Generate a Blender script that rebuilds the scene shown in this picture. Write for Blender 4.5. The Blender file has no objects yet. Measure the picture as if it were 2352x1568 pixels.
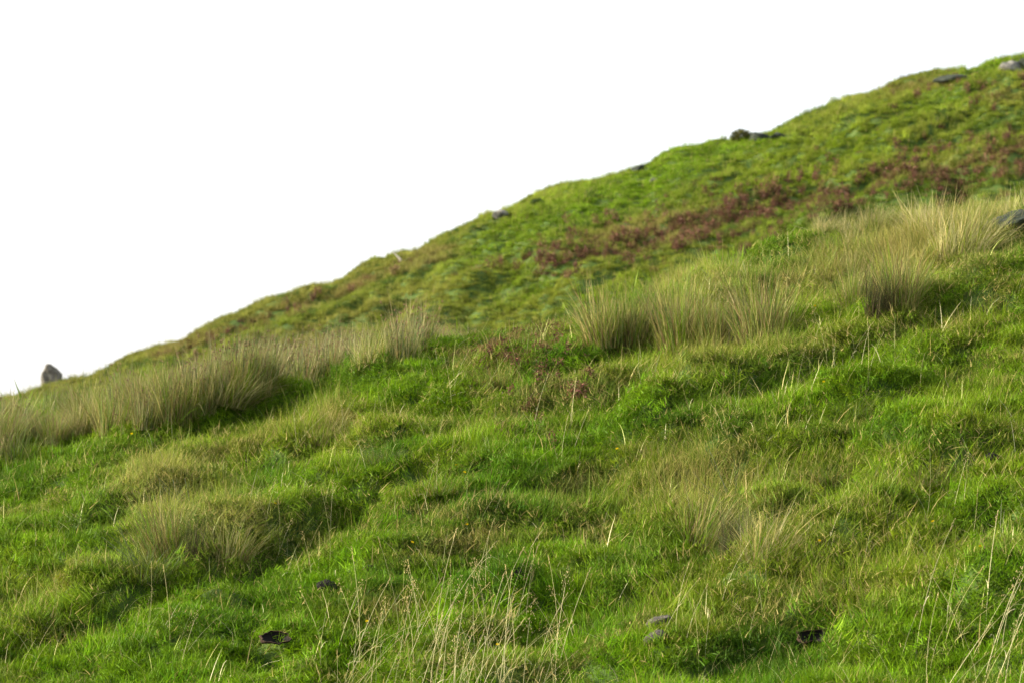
import bpy, math
import numpy as np

R = math.radians
SC = bpy.context.scene
COL = SC.collection
RNG = np.random.default_rng(11)

# ------------------------------------------------------------------ camera
TX = 0.194                       # tan of half the horizontal field of view
TY = TX * 682.0 / 1024.0
PITCH = R(3.0)
W, H = 2352.0, 1568.0            # measuring grid used for the notes taken from the photograph
cam_d = bpy.data.cameras.new('camera')
cam = bpy.data.objects.new('camera', cam_d)
COL.objects.link(cam)
cam_d.sensor_width = 36.0
cam_d.lens = 18.0 / TX
cam_d.clip_start = 0.05
cam_d.clip_end = 2000.0
cam_d.dof.use_dof = True
cam_d.dof.focus_distance = 7.8
cam_d.dof.aperture_fstop = 10.0
cam.location = (0, 0, 0)
cam.rotation_euler = (R(90) + PITCH, 0, 0)
SC.camera = cam

# ------------------------------------------------------------------ sky and sun
SUN_EL, SUN_AZ = R(27), R(-88)    # azimuth from +Y (view direction), negative = left
world = bpy.data.worlds.new('World')
SC.world = world
world.use_nodes = True
wn, wl = world.node_tree.nodes, world.node_tree.links
wn.clear()
wo = wn.new('ShaderNodeOutputWorld')
sky = wn.new('ShaderNodeTexSky')
sky.sky_type = 'NISHITA'
sky.sun_disc = False
sky.sun_elevation = SUN_EL
sky.sun_rotation = SUN_AZ
sky.air_density = 1.0
sky.dust_density = 4.0
bg1 = wn.new('ShaderNodeBackground')
bg1.inputs['Strength'].default_value = 0.05
wl.new(sky.outputs[0], bg1.inputs['Color'])
bg2 = wn.new('ShaderNodeBackground')          # the even white cloud sheet
bg2.inputs['Color'].default_value = (1.0, 1.0, 1.0, 1)
bg2.inputs['Strength'].default_value = 0.37
ad = wn.new('ShaderNodeAddShader')
wl.new(bg1.outputs[0], ad.inputs[0])
wl.new(bg2.outputs[0], ad.inputs[1])
wl.new(ad.outputs[0], wo.inputs['Surface'])
sun_d = bpy.data.lights.new('sun', 'SUN')
sun_d.energy = 5.0
sun_d.angle = R(2.0)
sun_d.color = (1.0, 0.89, 0.66)
sun = bpy.data.objects.new('sun', sun_d)
COL.objects.link(sun)
sun.rotation_euler = (R(90) - SUN_EL, 0, math.pi - SUN_AZ)
SC.view_settings.view_transform = 'Standard'
SC.view_settings.look = 'None'
SC.view_settings.gamma = 1.0
SC.view_settings.exposure = 1.38
SC.cycles.max_bounces = 4
SC.cycles.diffuse_bounces = 3
SC.cycles.glossy_bounces = 1
SC.cycles.adaptive_threshold = 0.02
SC.cycles.caustics_reflective = False
SC.cycles.transparent_max_bounces = 4

# ------------------------------------------------------------------ noise
def _hash(ix, iy, seed):
    h = (ix.astype(np.int64) * 374761393 + iy.astype(np.int64) * 668265263 + seed * 974634541) & 0xffffffff
    h = ((h ^ (h >> 13)) * 1274126177) & 0xffffffff
    h = h ^ (h >> 16)
    return (h & 0xffffff) / float(0xffffff) * 2.0 - 1.0

def vn(x, y, seed=0):
    ix, iy = np.floor(x), np.floor(y)
    fx, fy = x - ix, y - iy
    fx = fx * fx * fx * (fx * (fx * 6 - 15) + 10)
    fy = fy * fy * fy * (fy * (fy * 6 - 15) + 10)
    a, b = _hash(ix, iy, seed), _hash(ix + 1, iy, seed)
    c, d = _hash(ix, iy + 1, seed), _hash(ix + 1, iy + 1, seed)
    return (a * (1 - fx) + b * fx) * (1 - fy) + (c * (1 - fx) + d * fx) * fy

def fbm(x, y, seed=0, octs=3):
    s, a, t = 0.0, 1.0, 0.0
    for k in range(octs):
        s = s + a * vn(x * 2.03 ** k + 17.3 * k, y * 2.03 ** k - 9.1 * k, seed + k)
        t += a
        a *= 0.5
    return s / t

def sstep(a, b, x):
    t = np.clip((x - a) / (b - a), 0, 1)
    return t * t * (3 - 2 * t)

# ------------------------------------------------------------------ picture <-> place
def ray(px, py):
    u = (np.asarray(px, float) - W / 2) / (W / 2)
    v = (H / 2 - np.asarray(py, float)) / (H / 2)
    d = math.cos(PITCH) - v * TY * math.sin(PITCH)
    return u * TX / d, (math.sin(PITCH) + v * TY * math.cos(PITCH)) / d      # x/y, z/y

def project(x, y, z):
    f = y * math.cos(PITCH) + z * math.sin(PITCH)
    up = -y * math.sin(PITCH) + z * math.cos(PITCH)
    return W / 2 + W / 2 * x / (f * TX), H / 2 - H / 2 * up / (f * TY)

# skyline of the far hill, as measured along the ridge
SKY = np.array([(-1500, 1330), (-700, 1130), (0, 922), (60, 912), (110, 888), (150, 876), (200, 873), (240, 862), (270, 842), (300, 828), (345, 812),
    (360, 803), (420, 790), (455, 764), (480, 751), (520, 731), (550, 729), (600, 704), (640, 690), (715, 664), (770, 657), (800, 644),
    (860, 614), (890, 608), (920, 594), (960, 578), (1000, 557), (1060, 530), (1110, 512), (1180, 487), (1210, 467), (1290, 433),
    (1325, 420), (1385, 416), (1420, 403), (1450, 396), (1490, 386), (1520, 369), (1560, 346), (1610, 341), (1680, 329), (1770, 309),
    (1800, 297), (1870, 274), (1920, 249), (1970, 226), (2030, 212), (2100, 194), (2150, 179), (2200, 164), (2260, 151), (2310, 134),
    (2352, 128), (2700, 40), (3300, -90), (4200, -200)], float)
SKY_U = (SKY[:, 0] - W / 2) / (W / 2)
SKY_E = ray(SKY[:, 0], SKY[:, 1])[1]

BUMPS = []          # filled below: x, y, radius, height
YC = 10.4           # edge of the near bench
Y0, YS = 45.0, 56.0 # foot and crest of the far hill

def plane(x, y):
    lo = y - 6.3
    # gentler towards the photographer
    yy = 0.5 * (lo + np.sqrt(lo * lo + 0.5))
    yl = lo - yy
    return -0.764 + 0.32 * yy + 0.12 * yl + 0.22 * x / (1 + 0.06 * np.abs(x))

def Z(x, y, bumps=True):
    x = np.asarray(x, float); y = np.asarray(y, float)
    ys = np.maximum(y, 1.0)
    U = x / (ys * TX)
    yc = YC + 0.30 * vn(x * 0.9, x * 0 + 3.3, 5) + 0.12 * vn(x * 2.7, x * 0 + 1.7, 6)
    t = y - yc
    zn = plane(x, y) - 0.31 * 0.5 * (t + np.sqrt(t * t + 0.09))
    # hummocky relief of the near bench
    wob = 0.35 * vn(x * 0.8, y * 0.8, 21)
    pa, qa = x * .82 + y * .57, y * .82 - x * .57
    b1 = np.abs(vn(pa * 1.25 + wob, qa * 2.3 + wob, 22))
    b2 = np.abs(vn(pa * 3.5 + 3, qa * 5.0, 23))
    ter = np.sin((qa + 0.35 * vn(x * 0.7, y * 0.7, 24)) * 2 * math.pi / 0.62)
    zn = zn + 0.115 * b1 + 0.10 * b2 + 0.03 * np.abs(vn(x * 8.3, y * 9.1, 26)) - 0.09 + 0.016 * ter + 0.012 * vn(x * 11, y * 11, 25)
    zn = zn + 0.13 * sstep(0.35, 1.0, U) * sstep(8.5, 10.3, y)
    if bumps:
        near = y < 16
        for bx, by, br, bh in BUMPS:
            d2 = ((x - bx) ** 2 + (y - by) ** 2) / (br * br)
            m = near & (d2 < 9)
            if np.any(m):
                zn = zn + np.where(m, bh * np.exp(-d2 * 1.4), 0)
    # far hill, by direction and distance
    xc = np.clip(U, -3, 3) * TX * YC
    ecr = plane(xc, YC * np.ones_like(xc)) / YC
    es = np.interp(U, SKY_U, SKY_E)
    eb = ecr - 0.012
    eb = np.minimum(eb, es - 0.02)
    val = eb - 0.04 * np.sin(np.pi * np.clip((y - 14) / (Y0 - 14), 0, 1))
    tt = np.clip((y - Y0) / (YS - Y0), 0, None)
    S = np.where(tt < 1, 1 - np.abs(1 - np.minimum(tt, 1)) ** 1.5, 1 - 0.55 * np.minimum((tt - 1) ** 2, 1e3))
    E = np.where(y < Y0, val, eb + (es - eb) * S)
    E = np.maximum(E, -0.06 + 0 * E)
    zf = E * y
    amp = np.where(tt < 1, 1 - 0.55 * sstep(0.55, 1.0, tt), 0.45)
    ax, ay = x * 0.94 + y * 0.34, y * 0.94 - x * 0.34
    hb = np.abs(vn(ax * 0.55, ay * 0.8, 31)) * 0.46 + np.abs(vn(ax * 1.3, ay * 1.7, 32)) * 0.22 + np.abs(vn(ax * 2.7, ay * 3.2, 33)) * 0.13
    zf = zf + (hb - 0.34) * amp * sstep(14, 30, y) * np.where(y > 70, 0.6, 1)
    w = sstep(12.5, 17.0, y)
    return zn * (1 - w) + zf * w

def ground_at(px, py, y_lo=4.5, y_hi=13.0, bumps=True):
    ex, ez = ray(px, py)
    ys = np.linspace(y_lo, y_hi, 500)
    zz = Z(ex * ys, ys, bumps)
    hit = np.where(zz >= ez * ys)[0]
    y = ys[hit[0]] if len(hit) else y_hi
    return float(ex * y), float(y), float(Z(np.array([ex * y]), np.array([y]), bumps)[0])

def far_at(px, py):
    return ground_at(px, py, 42.0, 57.5)

for px, py, r, h in [(170, 1410, .20, .10), (400, 1520, .22, .07), (880, 1035, .16, .09), (620, 1050, .20, .06), (1000, 1085, .22, .07),
                     (1210, 1215, .14, .07), (1130, 1410, .20, .05), (1520, 1000, .22, .07), (1965, 930, .18, .07), (2110, 1050, .20, .09),
                     (1900, 1050, .18, .06), (1770, 1190, .13, .06), (1330, 905, .16, .05), (2250, 1350, .20, .06), (1500, 1300, .18, .06),
                     (700, 1190, .20, .05), (2010, 1270, .20, .05), (530, 1210, .12, .05), (1620, 930, .2, .05), (280, 1060, .1, .04),
                     (640, 1105, .09, -.05), (935, 1060, .08, -.06), (300, 1075, .12, -.05), (1045, 1290, .13, -.06), (1345, 1140, .11, -.05),
                     (440, 1265, .05, -.04), (1668, 1265, .05, -.08), (2140, 1090, .08, -.05), (600, 1395, .15, -.05), (1465, 1255, .07, -.05),
                     (1200, 880, .10, -.06), (1990, 1000, .10, -.06), (1150, 1140, .1, -.05), (830, 830, .14, -.06), (90, 1130, .14, -.06),
                     (210, 1330, .10, -.05), (1960, 1440, .14, -.04), (2220, 1220, .1, -.06), (1590, 1020, .09, -.05)]:
    gx, gy, gz = ground_at(px, py, bumps=False)
    BUMPS.append((gx, gy, r, h))
HOLES = []
for px, py, r in [(635, 1480, .036), (1865, 1482, .034)]:
    gx, gy, gz = ground_at(px, py)
    HOLES.append((gx, gy, gz, r))
for gx, gy, gz, r in HOLES:
    BUMPS.append((gx, gy + .02, r * 2.0, -.16)); BUMPS.append((gx, gy + .12, .08, .06)); BUMPS.append((gx, gy - .08, .10, -.03))

# ------------------------------------------------------------------ materials
def nodes_of(name):
    m = bpy.data.materials.new(name)
    m.use_nodes = True
    nt = m.node_tree
    nt.nodes.clear()
    return m, nt, nt.nodes, nt.links

def leaf_shader(nt, color_socket, trans=0.40, rough=0.55, spec=0.12):
    n, l = nt.nodes, nt.links
    out = n.new('ShaderNodeOutputMaterial')
    p = n.new('ShaderNodeBsdfPrincipled')
    p.inputs['Roughness'].default_value = rough
    p.inputs['Specular IOR Level'].default_value = spec
    t = n.new('ShaderNodeBsdfTranslucent')
    mx = n.new('ShaderNodeMixShader')
    mx.inputs[0].default_value = trans
    l.new(color_socket, p.inputs['Base Color'])
    l.new(color_socket, t.inputs['Color'])
    l.new(p.outputs[0], mx.inputs[1])
    l.new(t.outputs[0], mx.inputs[2])
    l.new(mx.outputs[0], out.inputs['Surface'])

def mat_instanced(name):
    """leaf colour = tint carried by the tuft, varied blade by blade; some blades are dead straw"""
    m, nt, n, l = nodes_of(name)
    ti = n.new('ShaderNodeAttribute'); ti.attribute_type = 'INSTANCER'; ti.attribute_name = 'tint'
    dr = n.new('ShaderNodeAttribute'); dr.attribute_type = 'INSTANCER'; dr.attribute_name = 'dry'
    bl = n.new('ShaderNodeAttribute'); bl.attribute_type = 'GEOMETRY'; bl.attribute_name = 'blade'
    sp = n.new('ShaderNodeSeparateColor'); l.new(bl.outputs['Color'], sp.inputs[0])
    mr = n.new('ShaderNodeMapRange'); mr.inputs['To Min'].default_value = 0.55; mr.inputs['To Max'].default_value = 1.45
    l.new(sp.outputs[0], mr.inputs['Value'])
    vm = n.new('ShaderNodeVectorMath'); vm.operation = 'SCALE'
    l.new(ti.outputs['Color'], vm.inputs[0]); l.new(mr.outputs[0], vm.inputs['Scale'])
    lt = n.new('ShaderNodeMath'); lt.operation = 'LESS_THAN'
    l.new(sp.outputs[2], lt.inputs[0]); l.new(dr.outputs['Fac'], lt.inputs[1])
    mix = n.new('ShaderNodeMix'); mix.data_type = 'RGBA'
    l.new(lt.outputs[0], mix.inputs[0]); l.new(vm.outputs[0], mix.inputs[6])
    mix.inputs[7].default_value = (0.36, 0.30, 0.11, 1)
    tip = n.new('ShaderNodeMath'); tip.operation = 'POWER'; tip.inputs[1].default_value = 3.0
    l.new(sp.outputs[1], tip.inputs[0])
    ts = n.new('ShaderNodeMath'); ts.operation = 'MULTIPLY'; ts.inputs[1].default_value = 0.35
    l.new(tip.outputs[0], ts.inputs[0])
    mix2 = n.new('ShaderNodeMix'); mix2.data_type = 'RGBA'
    l.new(ts.outputs[0], mix2.inputs[0]); l.new(mix.outputs[2], mix2.inputs[6])
    mix2.inputs[7].default_value = (0.20, 0.26, 0.03, 1)
    leaf_shader(nt, mix2.outputs[2])
    return m

def mat_vcol(name, trans=0.3, rough=0.6, spec=0.2):
    m, nt, n, l = nodes_of(name)
    a = n.new('ShaderNodeAttribute'); a.attribute_name = 'col'
    oi = n.new('ShaderNodeObjectInfo')
    mr = n.new('ShaderNodeMapRange'); mr.inputs['To Min'].default_value = 0.82; mr.inputs['To Max'].default_value = 1.15
    l.new(oi.outputs['Random'], mr.inputs['Value'])
    vm = n.new('ShaderNodeVectorMath'); vm.operation = 'SCALE'
    l.new(a.outputs['Color'], vm.inputs[0]); l.new(mr.outputs[0], vm.inputs['Scale'])
    leaf_shader(nt, vm.outputs[0], trans, rough, spec)
    return m

def mat_noise(name, stops, scale, rough=0.9, bump=0.4, detail=8, bscale=None, dist=0.02):
    m, nt, n, l = nodes_of(name)
    out = n.new('ShaderNodeOutputMaterial'); p = n.new('ShaderNodeBsdfPrincipled')
    p.inputs['Roughness'].default_value = rough; p.inputs['Specular IOR Level'].default_value = 0.25
    g = n.new('ShaderNodeNewGeometry')
    t = n.new('ShaderNodeTexNoise'); t.inputs['Scale'].default_value = scale; t.inputs['Detail'].default_value = detail
    t.inputs['Roughness'].default_value = 0.65
    l.new(g.outputs['Position'], t.inputs['Vector'])
    cr = n.new('ShaderNodeValToRGB')
    els = cr.color_ramp.elements
    while len(els) < len(stops): els.new(0.5)
    for e, (pos, c) in zip(els, stops):
        e.position = pos; e.color = (*c, 1)
    l.new(t.outputs['Fac'], cr.inputs[0]); l.new(cr.outputs[0], p.inputs['Base Color'])
    t2 = n.new('ShaderNodeTexNoise'); t2.inputs['Scale'].default_value = bscale or scale * 3; t2.inputs['Detail'].default_value = 6
    l.new(g.outputs['Position'], t2.inputs['Vector'])
    b = n.new('ShaderNodeBump'); b.inputs['Strength'].default_value = bump; b.inputs['Distance'].default_value = dist
    l.new(t2.outputs['Fac'], b.inputs['Height']); l.new(b.outputs[0], p.inputs['Normal'])
    l.new(p.outputs[0], out.inputs['Surface'])
    return m

M_GRASS = mat_instanced('grass_blades')
M_PLANT = mat_vcol('plant_leaf')
M_STRAW = mat_vcol('dry_stem', 0.15, 0.5, 0.3)
M_GROUND = mat_noise('turf_ground', [(0.3, (.022, .045, .008)), (0.5, (.045, .085, .012)), (0.7, (.07, .085, .02))], 6.0, bump=0.6)
M_PEAT = mat_noise('dark_peat', [(0.3, (.004, .0035, .003)), (0.7, (.011, .009, .007))], 60.0, bump=0.8, dist=0.004)
M_EARTH = mat_noise('brown_earth', [(0.3, (.018, .011, .007)), (0.7, (.065, .036, .020))], 80.0, bump=0.9, dist=0.004)
M_ROCK = mat_noise('lichen_rock', [(0.35, (.02, .02, .02)), (0.50, (.075, .068, .055)), (0.57, (.04, .037, .03)), (0.66, (.22, .20, .17))], 90.0, bump=0.8, dist=0.006)
M_ROCKF = mat_noise('hill_rock', [(0.3, (.04, .042, .04)), (0.5, (.10, .10, .09)), (0.62, (.22, .21, .19))], 7.0, bump=0.8, dist=0.04)
M_ROCKD = mat_noise('dark_rock', [(0.3, (.010, .014, .010)), (0.6, (.026, .034, .026)), (0.75, (.06, .065, .05))], 9.0, bump=0.8, dist=0.03)

M_ROCKB = mat_noise('brown_rock', [(0.3, (.05, .045, .035)), (0.5, (.11, .10, .08)), (0.66, (.19, .18, .16))], 8.0, bump=0.8, dist=0.03)

# ------------------------------------------------------------------ mesh helpers
def mesh_np(name, V, F, col=None, attr='col', mat=None, smooth=False):
    me = bpy.data.meshes.new(name)
    V = np.asarray(V, np.float32); F = np.asarray(F, np.int32)
    me.vertices.add(len(V)); me.vertices.foreach_set('co', V.ravel())
    nf, k = F.shape
    me.loops.add(nf * k); me.loops.foreach_set('vertex_index', F.ravel())
    me.polygons.add(nf); me.polygons.foreach_set('loop_start', np.arange(0, nf * k, k, dtype=np.int32))
    if smooth:
        me.polygons.foreach_set('use_smooth', np.ones(nf, bool))
    if col is not None:
        a = me.attributes.new(attr, 'FLOAT_COLOR', 'POINT')
        c = np.ones((len(V), 4), np.float32); c[:, :3] = col
        a.data.foreach_set('color', c.ravel())
    me.update(); me.validate()
    if mat: me.materials.append(mat)
    return me

def link(name, data, parent=None, loc=(0, 0, 0), rot=(0, 0, 0), scale=(1, 1, 1)):
    o = bpy.data.objects.new(name, data)
    o.location = loc; o.rotation_euler = rot; o.scale = scale
    if parent: o.parent = parent
    COL.objects.link(o)
    return o

def tag(o, label, cat, group=None, kind=None):
    o['label'] = label; o['category'] = cat
    if group: o['group'] = group
    if kind: o['kind'] = kind
    return o

def blades(base, L, wid, az, lean, curl, seg=4, tipw=0.0):
    """n grass blades as tapering ribbons. base (n,3); az direction of lean; lean, curl in radians. -> V, F, along, blade index"""
    n = len(base)
    s = np.linspace(0, 1, seg + 1)
    ang = lean[:, None] + curl[:, None] * s[None, :] ** 1.3          # angle from vertical along the blade
    step = (L / seg)[:, None]
    hx = np.concatenate([np.zeros((n, 1)), np.cumsum(np.sin(ang[:, 1:]) * step, 1)], 1)
    hz = np.concatenate([np.zeros((n, 1)), np.cumsum(np.cos(ang[:, 1:]) * step, 1)], 1)
    d = np.stack([np.cos(az), np.sin(az)], 1)
    side_az = az + np.pi / 2 + RNG.uniform(-0.9, 0.9, n)
    sd = np.stack([np.cos(side_az), np.sin(side_az)], 1)
    cx = base[:, None, 0] + d[:, None, 0] * hx
    cy = base[:, None, 1] + d[:, None, 1] * hx
    cz = base[:, None, 2] + hz
    prof = (1 - s ** 2.2) * (1 - tipw) + tipw
    w = wid[:, None] * 0.5 * prof[None, :]
    Lp = np.stack([cx - sd[:, None, 0] * w, cy - sd[:, None, 1] * w, cz], 2)
    Rp = np.stack([cx + sd[:, None, 0] * w, cy + sd[:, None, 1] * w, cz], 2)
    m = seg
    V = np.concatenate([np.stack([Lp[:, :m], Rp[:, :m]], 2).reshape(n, 2 * m, 3), (0.5 * (Lp + Rp))[:, m:]], 1)   # 2m+1 verts
    q = []
    for k in range(m - 1):
        a, b, c, e = 2 * k, 2 * k + 1, 2 * k + 2, 2 * k + 3
        q += [(a, b, e), (a, e, c)]
    q.append((2 * m - 2, 2 * m - 1, 2 * m))
    q = np.array(q)
    nv = 2 * m + 1
    F = (q[None] + (np.arange(n) * nv)[:, None, None]).reshape(-1, 3)
    al = np.concatenate([np.repeat(s[:m], 2), [1.0]])
    return V.reshape(-1, 3), F, np.tile(al, n), np.repeat(np.arange(n), nv)

def tube(pts, rad, sides=3):
    pts = np.asarray(pts, float); k = len(pts)
    rad = np.broadcast_to(rad, (k,))
    a = np.arange(sides) / sides * 2 * np.pi
    V = np.stack([pts[:, None, 0] + np.cos(a) * rad[:, None], pts[:, None, 1] + np.sin(a) * rad[:, None],
                  np.broadcast_to(pts[:, None, 2], (k, sides))], 2).reshape(-1, 3)
    F = []
    for i in range(k - 1):
        for j in range(sides):
            p, q = i * sides + j, i * sides + (j + 1) % sides
            F += [(p, q, q + sides), (p, q + sides, p + sides)]
    return V, np.array(F)

def join(parts):
    Vs, Fs, Cs, o = [], [], [], 0
    for V, F, C in parts:
        Vs.append(V); Fs.append(F + o); Cs.append(np.broadcast_to(C, (len(V), 3))); o += len(V)
    return np.concatenate(Vs), np.concatenate(Fs), np.concatenate(Cs)

# ------------------------------------------------------------------ ground sheet
us = np.concatenate([np.linspace(-3, -1.3, 40, endpoint=False), np.linspace(-1.3, 1.3, 330, endpoint=False), np.linspace(1.3, 3, 41)])
yr = np.concatenate([np.linspace(1.0, 5.6, 50, endpoint=False), np.linspace(5.6, 13.2, 300, endpoint=False), np.linspace(13.2, 43, 90, endpoint=False),
                     np.linspace(43, 59, 180, endpoint=False), np.geomspace(59, 900, 50)])
UU, YY = np.meshgrid(us, yr)
XX = UU * TX * YY
ZZ = Z(XX, YY)
nv, nu = len(yr), len(us)
I = np.arange(nv * nu).reshape(nv, nu)
QF = np.stack([I[:-1, :-1], I[:-1, 1:], I[1:, 1:], I[1:, :-1]], 2).reshape(-1, 4)
hill = link('hillside', mesh_np('hillside', np.stack([XX, YY, ZZ], 2).reshape(-1, 3), QF, mat=M_GROUND, smooth=True))
hill['kind'] = 'structure'
# the ground the photographer stands on, behind and around the camera
k = 60
gx = np.linspace(-30, 30, k); gy = np.linspace(-30, 1.02, 40)
GX, GY = np.meshgrid(gx, gy)
GZ = plane(GX, GY * 0 + 1.0) + 0.1 * (GY - 1.0) * 0.6 - 0.05 + 0.06 * np.abs(vn(GX, GY, 41))
J = np.arange(k * 40).reshape(40, k)
fg = link('lower_ground', mesh_np('lower_ground', np.stack([GX, GY, GZ], 2).reshape(-1, 3),
          np.stack([J[:-1, :-1], J[:-1, 1:], J[1:, 1:], J[1:, :-1]], 2).reshape(-1, 4), mat=M_GROUND, smooth=True))
fg['kind'] = 'structure'

# ------------------------------------------------------------------ where which grass grows, with shade of near hollows and gaps painted in as D (notes in the measuring grid)
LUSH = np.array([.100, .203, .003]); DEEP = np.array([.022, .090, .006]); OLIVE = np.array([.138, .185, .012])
TAN = np.array([.27, .235, .075]); BROWN = np.array([.16, .105, .05]); GREY = np.array([.10, .15, .06])
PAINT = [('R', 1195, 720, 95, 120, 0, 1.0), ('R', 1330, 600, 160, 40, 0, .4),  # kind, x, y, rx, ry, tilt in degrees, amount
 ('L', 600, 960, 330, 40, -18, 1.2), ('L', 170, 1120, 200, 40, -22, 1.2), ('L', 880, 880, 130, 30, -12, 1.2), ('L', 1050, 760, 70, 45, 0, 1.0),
 ('D', 280, 1050, 80, 25, -15, 1.0), ('D', 60, 1120, 90, 30, -20, 1.0), ('D', 820, 840, 90, 28, -8, 1.3), ('D', 640, 1100, 60, 25, -15, .9),  # D: deep green, mostly shade of hollows and clefts put into the tint
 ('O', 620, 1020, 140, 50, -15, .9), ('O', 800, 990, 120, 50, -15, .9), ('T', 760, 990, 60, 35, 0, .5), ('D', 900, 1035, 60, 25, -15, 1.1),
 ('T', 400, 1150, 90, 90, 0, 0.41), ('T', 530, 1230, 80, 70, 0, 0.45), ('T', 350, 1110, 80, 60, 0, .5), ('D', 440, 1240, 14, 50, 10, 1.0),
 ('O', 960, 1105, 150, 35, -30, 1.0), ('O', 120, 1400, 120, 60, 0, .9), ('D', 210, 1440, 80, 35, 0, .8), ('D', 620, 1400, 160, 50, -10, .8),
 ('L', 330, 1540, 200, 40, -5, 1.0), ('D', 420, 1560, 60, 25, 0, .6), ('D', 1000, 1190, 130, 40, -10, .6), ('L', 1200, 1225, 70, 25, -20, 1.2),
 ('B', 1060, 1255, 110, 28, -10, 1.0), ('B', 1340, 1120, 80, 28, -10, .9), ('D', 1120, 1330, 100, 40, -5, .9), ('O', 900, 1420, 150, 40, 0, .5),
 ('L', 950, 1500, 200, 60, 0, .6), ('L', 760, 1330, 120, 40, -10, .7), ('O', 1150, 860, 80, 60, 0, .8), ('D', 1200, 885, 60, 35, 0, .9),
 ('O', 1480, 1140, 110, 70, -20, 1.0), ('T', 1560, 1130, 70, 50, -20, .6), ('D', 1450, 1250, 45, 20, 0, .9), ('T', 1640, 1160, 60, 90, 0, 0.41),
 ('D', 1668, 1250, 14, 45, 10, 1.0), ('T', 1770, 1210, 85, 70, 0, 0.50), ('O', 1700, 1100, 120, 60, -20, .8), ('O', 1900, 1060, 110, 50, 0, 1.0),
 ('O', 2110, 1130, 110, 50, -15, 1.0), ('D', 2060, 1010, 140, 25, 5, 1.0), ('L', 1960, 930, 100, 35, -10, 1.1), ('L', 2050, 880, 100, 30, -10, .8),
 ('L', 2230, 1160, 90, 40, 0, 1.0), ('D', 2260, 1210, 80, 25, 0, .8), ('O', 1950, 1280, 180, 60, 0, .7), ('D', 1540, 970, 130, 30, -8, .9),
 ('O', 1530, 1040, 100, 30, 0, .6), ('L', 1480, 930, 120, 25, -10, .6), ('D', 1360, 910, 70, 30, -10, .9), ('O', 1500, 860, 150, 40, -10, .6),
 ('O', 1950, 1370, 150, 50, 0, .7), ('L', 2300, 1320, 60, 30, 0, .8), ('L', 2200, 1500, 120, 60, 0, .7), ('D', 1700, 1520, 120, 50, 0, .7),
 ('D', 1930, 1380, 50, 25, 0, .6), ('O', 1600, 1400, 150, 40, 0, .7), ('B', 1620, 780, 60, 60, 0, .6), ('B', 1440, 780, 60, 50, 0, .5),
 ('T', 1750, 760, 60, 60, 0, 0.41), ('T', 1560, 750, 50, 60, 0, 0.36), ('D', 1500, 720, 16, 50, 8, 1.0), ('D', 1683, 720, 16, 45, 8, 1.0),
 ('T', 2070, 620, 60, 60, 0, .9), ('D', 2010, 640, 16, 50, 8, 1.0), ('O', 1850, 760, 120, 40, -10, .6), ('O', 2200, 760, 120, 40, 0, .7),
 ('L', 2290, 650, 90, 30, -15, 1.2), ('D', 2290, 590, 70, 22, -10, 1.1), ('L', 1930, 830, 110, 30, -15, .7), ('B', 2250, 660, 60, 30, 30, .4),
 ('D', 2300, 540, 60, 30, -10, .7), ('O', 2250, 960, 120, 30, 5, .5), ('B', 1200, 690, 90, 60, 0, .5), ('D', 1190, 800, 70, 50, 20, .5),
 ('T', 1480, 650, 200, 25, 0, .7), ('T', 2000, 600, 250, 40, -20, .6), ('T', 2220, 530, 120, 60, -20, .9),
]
# tan/olive/brown ground of the far hill
PAINT_FAR = [
 ('R', 1480, 545, 220, 40, -14, .75), ('R', 1720, 490, 210, 48, -14, .7), ('R', 1950, 445, 210, 52, -14, .5), ('R', 2230, 390, 190, 55, -14, .8), ('R', 2330, 360, 60, 50, 0, .6),
 ('R', 2120, 198, 90, 18, -14, .6), ('R', 2300, 225, 60, 22, -5, .6), ('R', 1800, 565, 300, 22, -6, .45), ('R', 1290, 595, 150, 20, -10, .6), ('R', 700, 705, 260, 8, -23, .5), ('R', 450, 790, 120, 10, -20, .5),
 ('L', 1600, 350, 130, 18, -5, 1.2), ('L', 1500, 430, 200, 35, -14, .9), ('L', 1330, 490, 160, 20, -15, 1.0), ('L', 1150, 570, 130, 20, -18, 1.0),
 ('L', 1750, 330, 90, 12, -12, .9), ('O', 1700, 420, 250, 45, -14, .8), ('O', 2000, 330, 260, 60, -18, .8), ('O', 1250, 520, 150, 40, -18, .5),
 ('D', 2280, 290, 60, 18, -12, 1.0), ('L', 2180, 230, 100, 25, -12, .8), ('L', 2250, 160, 120, 14, -12, .8), ('D', 1830, 260, 40, 10, -15, .6),
 ('L', 2000, 430, 300, 40, -12, .4), ('D', 2150, 440, 200, 30, -12, .7), ('D', 1900, 500, 250, 25, -8, .6), ('O', 1750, 520, 120, 20, 0, .6),
 ('D', 1290, 500, 45, 9, -15, 1.1), ('D', 1540, 470, 200, 18, -14, .5), ('B', 760, 690, 120, 8, -22, 1.2), ('B', 560, 750, 90, 9, -22, 1.1),
 ('B', 420, 800, 60, 9, -20, 1.2), ('B', 960, 615, 90, 8, -16, 1.1), ('B', 1010, 580, 50, 8, -14, 1.1), ('B', 830, 655, 60, 7, -22, 1.0),
 ('O', 500, 790, 200, 25, -20, .8), ('L', 700, 720, 120, 12, -22, .7), ('L', 350, 850, 60, 15, -15, .8), ('L', 900, 640, 60, 9, -20, .6),
 ('B', 1420, 540, 110, 16, -14, .7), ('B', 1600, 500, 150, 18, -12, .7), ('B', 1500, 560, 90, 12, -8, .6), ('B', 2150, 390, 150, 20, -12, .5), ('B', 2310, 370, 60, 30, 0, .6),
 ('B', 2120, 195, 80, 14, -12, .6), ('B', 2300, 220, 50, 18, 0, .6), ('O', 2330, 140, 40, 10, -10, .5),
]
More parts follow.
